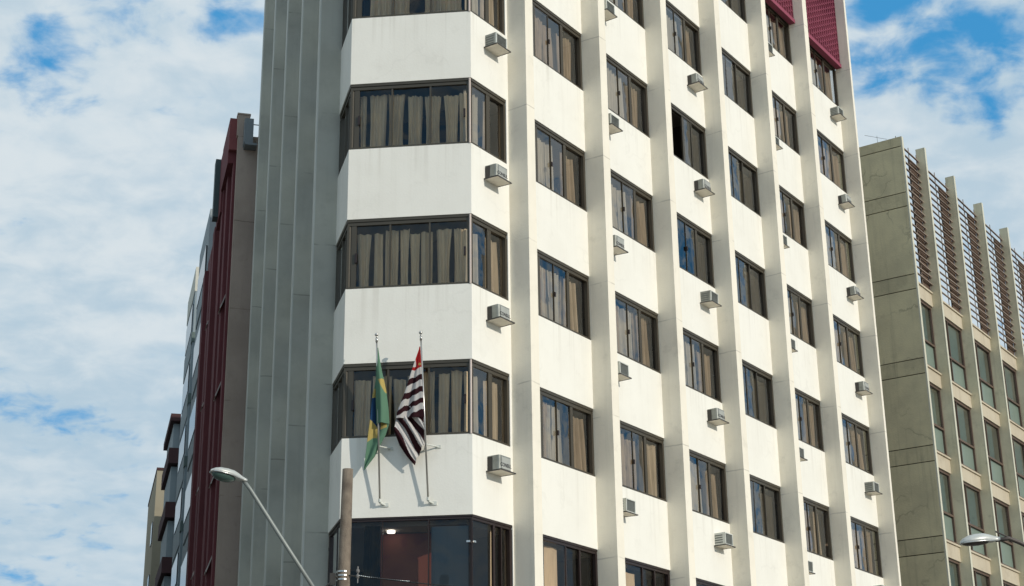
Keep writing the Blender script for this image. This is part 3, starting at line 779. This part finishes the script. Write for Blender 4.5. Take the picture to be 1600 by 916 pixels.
for j, e in enumerate(EDG):
    b = MB(); w = .15
    if j == 0: b.box(RF, e + .0, e + w, .002, .05, -ZO + .14, ZR)
    else:
        b.box(RF, e, e + w, -DEP - .3, .032, -ZO + .14, 18.64); b.box(RF, e, e + w, -.28, .032, 18.641, 24.2); b.box(RF, e - .002, e + w + .002, .033, .055, -ZO + .14, 24.202, 1)
    part('fin', b, [M['offfin'] if j else M['offedge'], M['offedge']], off)
for j in range(7):
    a = EDG[j] + (.26 if j == 0 else .152); e = EDG[j + 1] - .002
    ls = MB(); n = 19
    for i in range(n):
        zz = 18.95 + i * .262
        rnd = random.Random(j * 99 + i); dz = rnd.uniform(-.02, .02)
        vs = []
        o0, o1 = -.25, -.18
        vs = [RF(a, o0, zz + .012 + dz), RF(e, o0, zz + .012 - dz), RF(e, o1, zz - dz), RF(a, o1, zz + dz), RF(a, o0, zz + .040 + dz), RF(e, o0, zz + .040 - dz), RF(e, o1, zz + .028 - dz), RF(a, o1, zz + .028 + dz)]
        ls.hexa(vs)
    for x in (a + .04, e - .06, (a + e) / 2 + .2):
        ls.box(RF, x - .012, x + .012, -.275, -.252, 18.7, 23.95)
    for i in range(n):
        zz = 18.95 + i * .262
        ls.box(RF, e - .10, e - .02, -.24, -.19, zz - .02, zz - .002)
    part('louvre_screen', ls, M['slat'], off)
    c = (a + e) / 2
    dk = MB(); dk.box(RF, e - .76, e - .003, -.345, -.30, 18.66, 23.6)
    for i in range(9): dk.box(RF, e - .78, e - .004, -.299, -.27, 18.9 + i * .52, 18.96 + i * .52)
    part('brown_panel', dk, M['acrust'], off)
    for i in range(6):
        ztop = bands[i]
        sp = MB(); sp.box(RF, a, e, -DEP - .15, -DEP + .12, ztop - .49, ztop); sp.box(RF, a, e, -DEP + .121, -DEP + .17, ztop - .01, ztop + .05)
        part('spandrel', sp, M['offspan'], off)
        w1 = ztop - .50; w0 = bands[i] - 2.975 + .055
        if w0 < -ZO: continue
        wf = MB(); mid = w1 - 1.44; mz = a + (e - a) * .5
        o0, o1 = -DEP - .02, -DEP + .06
        wf.box(RF, a, e, o0, o1, w1 - .07, w1 - .002); wf.box(RF, a, e, o0, o1 + .06, w0 + .002, w0 + .06)
        wf.box(RF, a, e, o0, o1, mid - .035, mid + .035)
        for x in (a + .03, e - .04): wf.box(RF, x - .03, x + .03, o0, o1 - .004, w0 + .062, mid - .037); wf.box(RF, x - .03, x + .03, o0, o1 - .004, mid + .037, w1 - .072)
        for (q0, q1) in ((w0 + .062, mid - .037), (mid + .037, w1 - .072)):
            wf.box(RF, mz - .02, mz + .02, o0, o1 - .01, q0, q1)
        wo = part('window', wf, M['offframe'], off)
        gl = MB(); rnd = random.Random(j * 17 + i)
        lo = MB(); lo.box(RF, a + .02, e - .02, -DEP - .03, -DEP - .015, w0 + .03, mid); part('lower_pane', lo, M['lowerpane'], wo)
        for (xa, xb) in ((a, mz), (mz, e)):
            for (q0, q1) in ((mid, w1),):
                pane(gl, RF, xa, xb, -DEP + .0 + rnd.uniform(-.006, .006), q0, q1, j * 57 + i * 7)
        part('pane', gl, M['glassoff'], wo)
        cx = a + (e - a) * rnd.uniform(.3, .8)
        if j * 6 + i < 36: part('blind', curtain_mesh(RF, mz + rnd.uniform(-.3, .1), mz + rnd.uniform(.6, 1.2), mid + rnd.uniform(0, .2), w1 - .05, -DEP - .14, .02, .2, j * 5 + i), M['offcurtain' if rnd.random() < .6 else 'blind'], wo, True)
        bd = MB(); xr = e - rnd.uniform(.25, .7); bd.box(RF, mz + .03, xr, -DEP - .06, -DEP - .05, mid + rnd.uniform(.02, .1), w1 - .03); part('reflection_blind', bd, M['rollblind' if (i + j) % 3 else 'offcurtain'], wo)
        if i in (1, 2, 3) and rnd.random() < .5:
            lt = MB(); x = a + rnd.uniform(.4, 1.4); lt.box(RF, x, x + .16, -DEP - .8, -DEP - .3, w1 - .5, w1 - .47); part('ceiling_light', lt, M['lamp'], wo)
an = MB()
for (s_, o_, h_) in ((25.9, -.9, .35),):
    p = RF(s_, o_, ZR)
    an.tube([p, RF(s_, o_, ZR + h_)], .006, 6); an.tube([RF(s_, o_ - .45, ZR + .50), RF(s_, o_ + .35, ZR + .12)], .006, 6)
tag(part('antenna', an, M['acdark']), 'thin wire antenna on the roof edge of the concrete office block', 'antenna')

# ------------------------------------------------------------------ buildings down the left street
def lbld(name, label, v, o): return thing(name, LF(v, o, -ZO), label, 'building', 'buildings along the left street')
rb = lbld('red_building', 'dark red building with grey-brown blank side wall, directly left of the hotel', 18, -4)
b = MB(); b.box(LF, 13.6, 13.85, -9, 1.03, -ZO, 20.75); b.box(LF, 13.55, 13.86, -9, .42, 20.752, 20.85, 1); part('side_wall', b, [M['sidewall'], M['metalgrey']], rb)
b = MB(); b.box(LF, 13.852, 24.5, -9, 1.0, -ZO, 20.7); part('street_wall', b, M['red'], rb)
b = MB(); b.box(LF, 13.62, 13.9, .70, 1.06, 20.76, 21.45); b.box(LF, 13.60, 13.92, .68, 1.08, 21.452, 21.50); part('chimney', b, M['sidewall'], rb)
b = MB(); b.box(LF, 13.2, 13.59, .62, .88, 20.35, 21.15); b.box(LF, 13.18, 13.6, .50, .86, 20.28, 20.346); part('duct', b, M['metalgrey'], rb)
b = MB(); b.tube([LF(13.5, .70, 21.1), LF(13.5, -2, 21.1)], .015, 6); b.tube([LF(13.5, -.5, 21.1), LF(13.5, -.5, 20.8)], .015, 6); part('railing', b, M['metalgrey'], rb)
b = MB(); b.box(LF, 13.86, 14.02, 1.002, 1.27, 20.38, 21.42); part('parapet_end', b, M['redlit'], rb)
b = MB(); b.box(LF, 14.022, 16.2, .8, 1.27, 20.0, 21.42); b.box(LF, 16.202, 17.8, .8, 1.26, 19.3, 21.40); part('parapet', b, M['red'], rb)
for (v0, v1, d) in ((13.9, 14.35, .10), (14.9, 15.5, .17), (16.0, 16.6, .20), (17.1, 17.7, .14), (19.2, 19.9, .19), (21.2, 21.9, .12), (23.4, 24.3, .16)):
    b = MB(); b.box(LF, v0, v1, 1.002, 1.0 + d, -ZO + .14, 20.0); part('pilaster', b, M['red'], rb)
for v0 in (17.9, 22.2):
    for i in range(7):
        z = 16.9 - 2.75 * i
        b = MB(); b.box(LF, v0, v0 + 1.1, 1.001, 1.03, z - 1.2, z); part('window', b, M['darkwin'], rb)
for v0, zz in ((14.7, 16.1), (14.7, 13.4), (14.7, 10.8), (14.7, 8.3), (20.2, 17.4), (20.2, 14.6), (20.2, 11.8), (20.2, 9.1)):
    b = MB(); b.hexa([LF(v0, 1.03, zz), LF(v0 + .6, 1.03, zz), LF(v0 + .6, 1.06, zz), LF(v0, 1.06, zz), LF(v0, 1.20, zz - .5), LF(v0 + .6, 1.20, zz - .5), LF(v0 + .6, 1.23, zz - .5), LF(v0, 1.23, zz - .5)])
    part('open_sash', b, M['flap'], rb)
b = MB(); b.box(LF, 17.0, 17.45, 1.242, 1.42, 19.45, 21.45); part('duct', b, M['green'], rb)

wb = lbld('white_building', 'narrow pale white building seen edge-on beyond the red building', 27, -4)
b = MB(); b.box(LF, 24.6, 29.5, -9, 1.02, -ZO, 22.9); part('wall', b, M['palewall'], wb)
for i in range(8):
    z = 21.6 - 2.8 * i
    b = MB(); b.box(LF, 25.0, 28.8, 1.022, 1.08, z - 1.2, z); part('window', b, M['darkwin'], wb)
    b = MB(); b.box(LF, 24.9, 28.9, 1.022, 1.06, z - 2.0, z - 1.25); part('sill_panel', b, M['palewall'], wb)

nb = lbld('blue_grey_building', 'tall blue-grey building with sunlit cream top beyond the white one', 36, -4)
b = MB(); b.box(LF, 33.9, 38.6, -9, .86, -ZO, 22.98); part('wall', b, M['bluegrey'], nb)
b = MB(); b.box(LF, 33.88, 38.62, -9, .885, 22.982, 24.08); part('sunlit_top', b, M['cream'], nb)  # sunlit patch at the wall top, painted in as a cream strip
for i in range(8):
    z = 21.15 - 2.66 * i
    b = MB(); b.box(LF, 33.86, 34.3, -5, .90, z - .42, z); part('floor_band', b, M['greenband'], nb)
    b = MB(); b.box(LF, 34.31, 38.6, .862, .89, z - .9, z + .2); part('balcony_front', b, M['palewall'], nb)
    b = MB(); b.box(LF, 34.6, 38.3, .862, .90, z + .3, z + 1.5); part('window', b, M['darkwin'], nb)
b = MB(); b.tube([LF(34.1, .6, 24.08), LF(34.1, .6, 24.7)], .02, 6)
tag(part('antenna', b, M['acdark']), 'small rod antenna on the blue-grey building roof', 'antenna')

bb = lbld('balcony_building', 'grey building with stacked maroon balconies far down the left street', 49, -4)
b = MB(); b.box(LF, 46.0, 56, -9, .50, -ZO, 20.6); part('wall', b, M['palewall'], bb)
b = MB(); b.box(LF, 45.9, 52.0, .502, .98, 20.55, 20.9); part('canopy', b, M['maroon'], bb)
for i in range(6):
    z = 19.2 - 2.65 * i
    b = MB(); b.box(LF, 45.95, 52.0, .502, .97, z - .75, z); part('balcony', b, M['maroon'], bb)
    b = MB(); b.box(LF, 46.3, 51.8, .502, .80, z + .02, z + 1.3 if i == 0 else z + 1.8); part('screen_wall', b, M['palewall'], bb)

be = lbld('beige_building', 'beige building with blank side wall, farthest down the left street', 63, -4)
b = MB(); b.box(LF, 60, 70, -9, .90, -ZO, 21.4); part('wall', b, M['beige'], be)
b = MB(); b.box(LF, 59.95, 70, -9, .93, 21.402, 21.55); part('coping', b, M['maroon'], be)
for i in range(5):
    b = MB(); b.box(LF, 60.8, 62.2, .902, .95, 17.4 - 3 * i, 18.6 - 3 * i); part('window', b, M['darkwin'], be)

ob = thing('unseen_street_building', LF(30, 20, -ZO), 'unseen grey building row added across the left street to block sky light', 'building')  # added out of view to keep the west sky off the left faces
b = MB(); b.box(LF, -2, 75, 14.5, 26, -ZO, 23); part('wall', b, M['palewall'], ob)
for i in range(6):
    for j in range(12):
        b = MB(); b.box(LF, j * 6, j * 6 + 2.2, 14.46, 14.498, 1.6 + 3 * i, 3.1 + 3 * i); part('window', b, M['darkwin'], ob)
# ------------------------------------------------------------------ sky and sun
SUN_EL = math.radians(20.5); az = unit(NR[0] - U[0] * .085, NR[1] - U[1] * .085)
to_sun = Vector((az[0] * math.cos(SUN_EL), az[1] * math.cos(SUN_EL), math.sin(SUN_EL)))
sd_ = bpy.data.lights.new('sun', 'SUN'); sd_.energy = 2.65; sd_.angle = math.radians(.53); sd_.color = (1, .94, .84)
so_ = bpy.data.objects.new('sun', sd_); COL.objects.link(so_); so_.rotation_euler = to_sun.to_track_quat('Z', 'Y').to_euler()
so_.location = (30, -20, 60)

w = bpy.data.worlds.new('World'); sc.world = w; w.use_nodes = True
nt = w.node_tree; nt.nodes.clear(); lk = nt.links
out = N(nt, 'ShaderNodeOutputWorld'); bg = N(nt, 'ShaderNodeBackground'); bg.inputs[1].default_value = .10
sky = N(nt, 'ShaderNodeTexSky'); sky.sky_type = 'NISHITA'; sky.sun_disc = False
sky.sun_elevation = SUN_EL; sky.sun_rotation = math.atan2(az[0], az[1]); sky.air_density = 1.; sky.dust_density = .6; sky.ozone_density = 2.0
tc = N(nt, 'ShaderNodeTexCoord'); D = tc.outputs['Generated']
sep = N(nt, 'ShaderNodeSeparateXYZ'); lk.new(D, sep.inputs[0])
den = mth(nt, 'ADD', mth(nt, 'MAXIMUM', sep.outputs[2], 0.0), .22)
cmb = N(nt, 'ShaderNodeCombineXYZ'); lk.new(mth(nt, 'DIVIDE', sep.outputs[0], den), cmb.inputs[0]); lk.new(mth(nt, 'DIVIDE', sep.outputs[1], den), cmb.inputs[1]); cmb.inputs[2].default_value = 3.7
P = cmb.outputs[0]
def wn(scale, detail, rough, off, dist=0.):
    mp = N(nt, 'ShaderNodeMapping'); mp.inputs['Location'].default_value = off; lk.new(P, mp.inputs[0])
    n = N(nt, 'ShaderNodeTexNoise'); n.inputs['Scale'].default_value = scale; n.inputs['Detail'].default_value = detail
    n.inputs['Roughness'].default_value = rough; n.inputs['Distortion'].default_value = dist; lk.new(mp.outputs[0], n.inputs['Vector'])
    return n.outputs['Fac']
RS = 2.0
big = mth(nt, 'ADD', mth(nt, 'MULTIPLY', wn(4.5, 8, .5, (2.0, 1.3, 0), .2), .55), mth(nt, 'MULTIPLY', wn(17., 7, .55, (5.0, 3.3, 1.), .3), .45))
holes = [((-.2771, .8374, .4712), .030, 1.0), ((-.2862, .8368, .4667), .022, .8), ((-.2346, .8389, .4912), .03, .8), ((-.1769, .8527, .4916), .032, .9), ((-.1592, .8505, .5013), .035, 1.0),
         ((-.2080, .8440, .4940), .03, .7), ((.2245, .8427, .4894), .030, 1.3), ((.2834, .8449, .4538), .028, .9), ((.2725, .8448, .4604), .02, .5), ((.2366, .862, .4483), .025, .8), ((.2657, .8528, .4496), .025, .9), ((.31, .838, .458), .022, .8),
         ((.2843, .8646, .4143), .018, .9), ((.218, .8666, .4488), .02, .5), ((-.2731, .9384, .2119), .09, .10), ((-.226, .9368, .2671), .05, .12),
         ((.68, .60, .42), .32, .75), ((-.25, -.87, .42), .45, .9)]
wv = N(nt, 'ShaderNodeTexNoise'); wv.inputs['Scale'].default_value = 16; wv.inputs['Detail'].default_value = 6; wv.inputs['Roughness'].default_value = .5; lk.new(D, wv.inputs['Vector'])
wm = N(nt, 'ShaderNodeVectorMath', operation='MULTIPLY_ADD'); lk.new(wv.outputs['Color'], wm.inputs[0]); wm.inputs[1].default_value = (.08, .08, .08)
ws = N(nt, 'ShaderNodeVectorMath', operation='SUBTRACT'); lk.new(D, ws.inputs[0]); ws.inputs[1].default_value = (.04, .04, .04); lk.new(ws.outputs[0], wm.inputs[2])
DW = wm.outputs[0]
bias = None
for (d, r, a_) in holes:
    l = math.sqrt(sum(q * q for q in d)); dv = tuple(q / l for q in d)
    vm = N(nt, 'ShaderNodeVectorMath', operation='DISTANCE'); lk.new(DW, vm.inputs[0]); vm.inputs[1].default_value = dv
    g_ = mth(nt, 'MULTIPLY', mth(nt, 'SUBTRACT', 1, ramp(nt, vm.outputs['Value'], 0., r * RS)), min(a_, 1.) * .85)
    bias = g_ if bias is None else mth(nt, 'MAXIMUM', bias, g_)
cov = mth(nt, 'SUBTRACT', mth(nt, 'ADD', mth(nt, 'MULTIPLY', mth(nt, 'SUBTRACT', big, .5), 1.7), .755), mth(nt, 'MULTIPLY', bias, .30))
cover = ramp(nt, cov, .40, .66)
shade = mth(nt, 'ADD', mth(nt, 'MULTIPLY', wn(4.0, 7, .5, (7.1, 4.2, 2.), .15), .55), mth(nt, 'MULTIPLY', wn(15., 7, .55, (1.1, 8.2, 4.), .3), .45))
edge = ramp(nt, cov, .52, .82)
cc = mixc(nt, ramp(nt, shade, .38, .60), (5.0, 6.25, 7.15), (7.1, 7.75, 8.05))
cc = mixc(nt, mth(nt, 'MULTIPLY', mth(nt, 'SUBTRACT', 1, ramp(nt, mth(nt, 'ADD', sep.outputs[2], mth(nt, 'MULTIPLY', mth(nt, 'SUBTRACT', shade, .5), .5)), .12, .42)), .55), cc, (4.3, 5.7, 6.8))
cc = mixc(nt, mth(nt, 'MULTIPLY', mth(nt, 'SUBTRACT', 1, edge), .35), cc, (4.6, 6.1, 7.2))
tint = mixc(nt, 1.0, sky.outputs[0], (1.0, 1.0, 1.0), 'MULTIPLY')
sk = mixc(nt, .75, tint, (.45, 3.5, 7.3))
fin = mixc(nt, mth(nt, 'MULTIPLY', cover, .96), sk, cc)
lk.new(fin, bg.inputs[0]); lk.new(bg.outputs[0], out.inputs[0])

# ------------------------------------------------------------------ camera
cd = bpy.data.cameras.new('camera'); co = bpy.data.objects.new('camera', cd); COL.objects.link(co)
cd.sensor_width = 36; cd.lens = 36 * 2461.36 / 1600; cd.clip_end = 2000; cd.clip_start = .1
R_ = Vector((0.99990875, 0.00461178, -0.01269743)); U_ = Vector((0.01350901, -0.34135449, 0.93983755)); W_ = Vector((0., 0.93992332, 0.34138564))
mt = Matrix(((R_.x, U_.x, -W_.x, 0), (R_.y, U_.y, -W_.y, 0), (R_.z, U_.z, -W_.z, ZO), (0, 0, 0, 1)))
co.matrix_world = mt
sc.camera = co
sc.render.engine = 'CYCLES'; sc.cycles.max_bounces = 8; sc.cycles.transparent_max_bounces = 12; sc.cycles.diffuse_bounces = 4
sc.view_settings.view_transform = 'Standard'; sc.view_settings.look = 'None'; sc.view_settings.exposure = 0; sc.view_settings.gamma = 1
sc.view_settings.use_curve_mapping = False
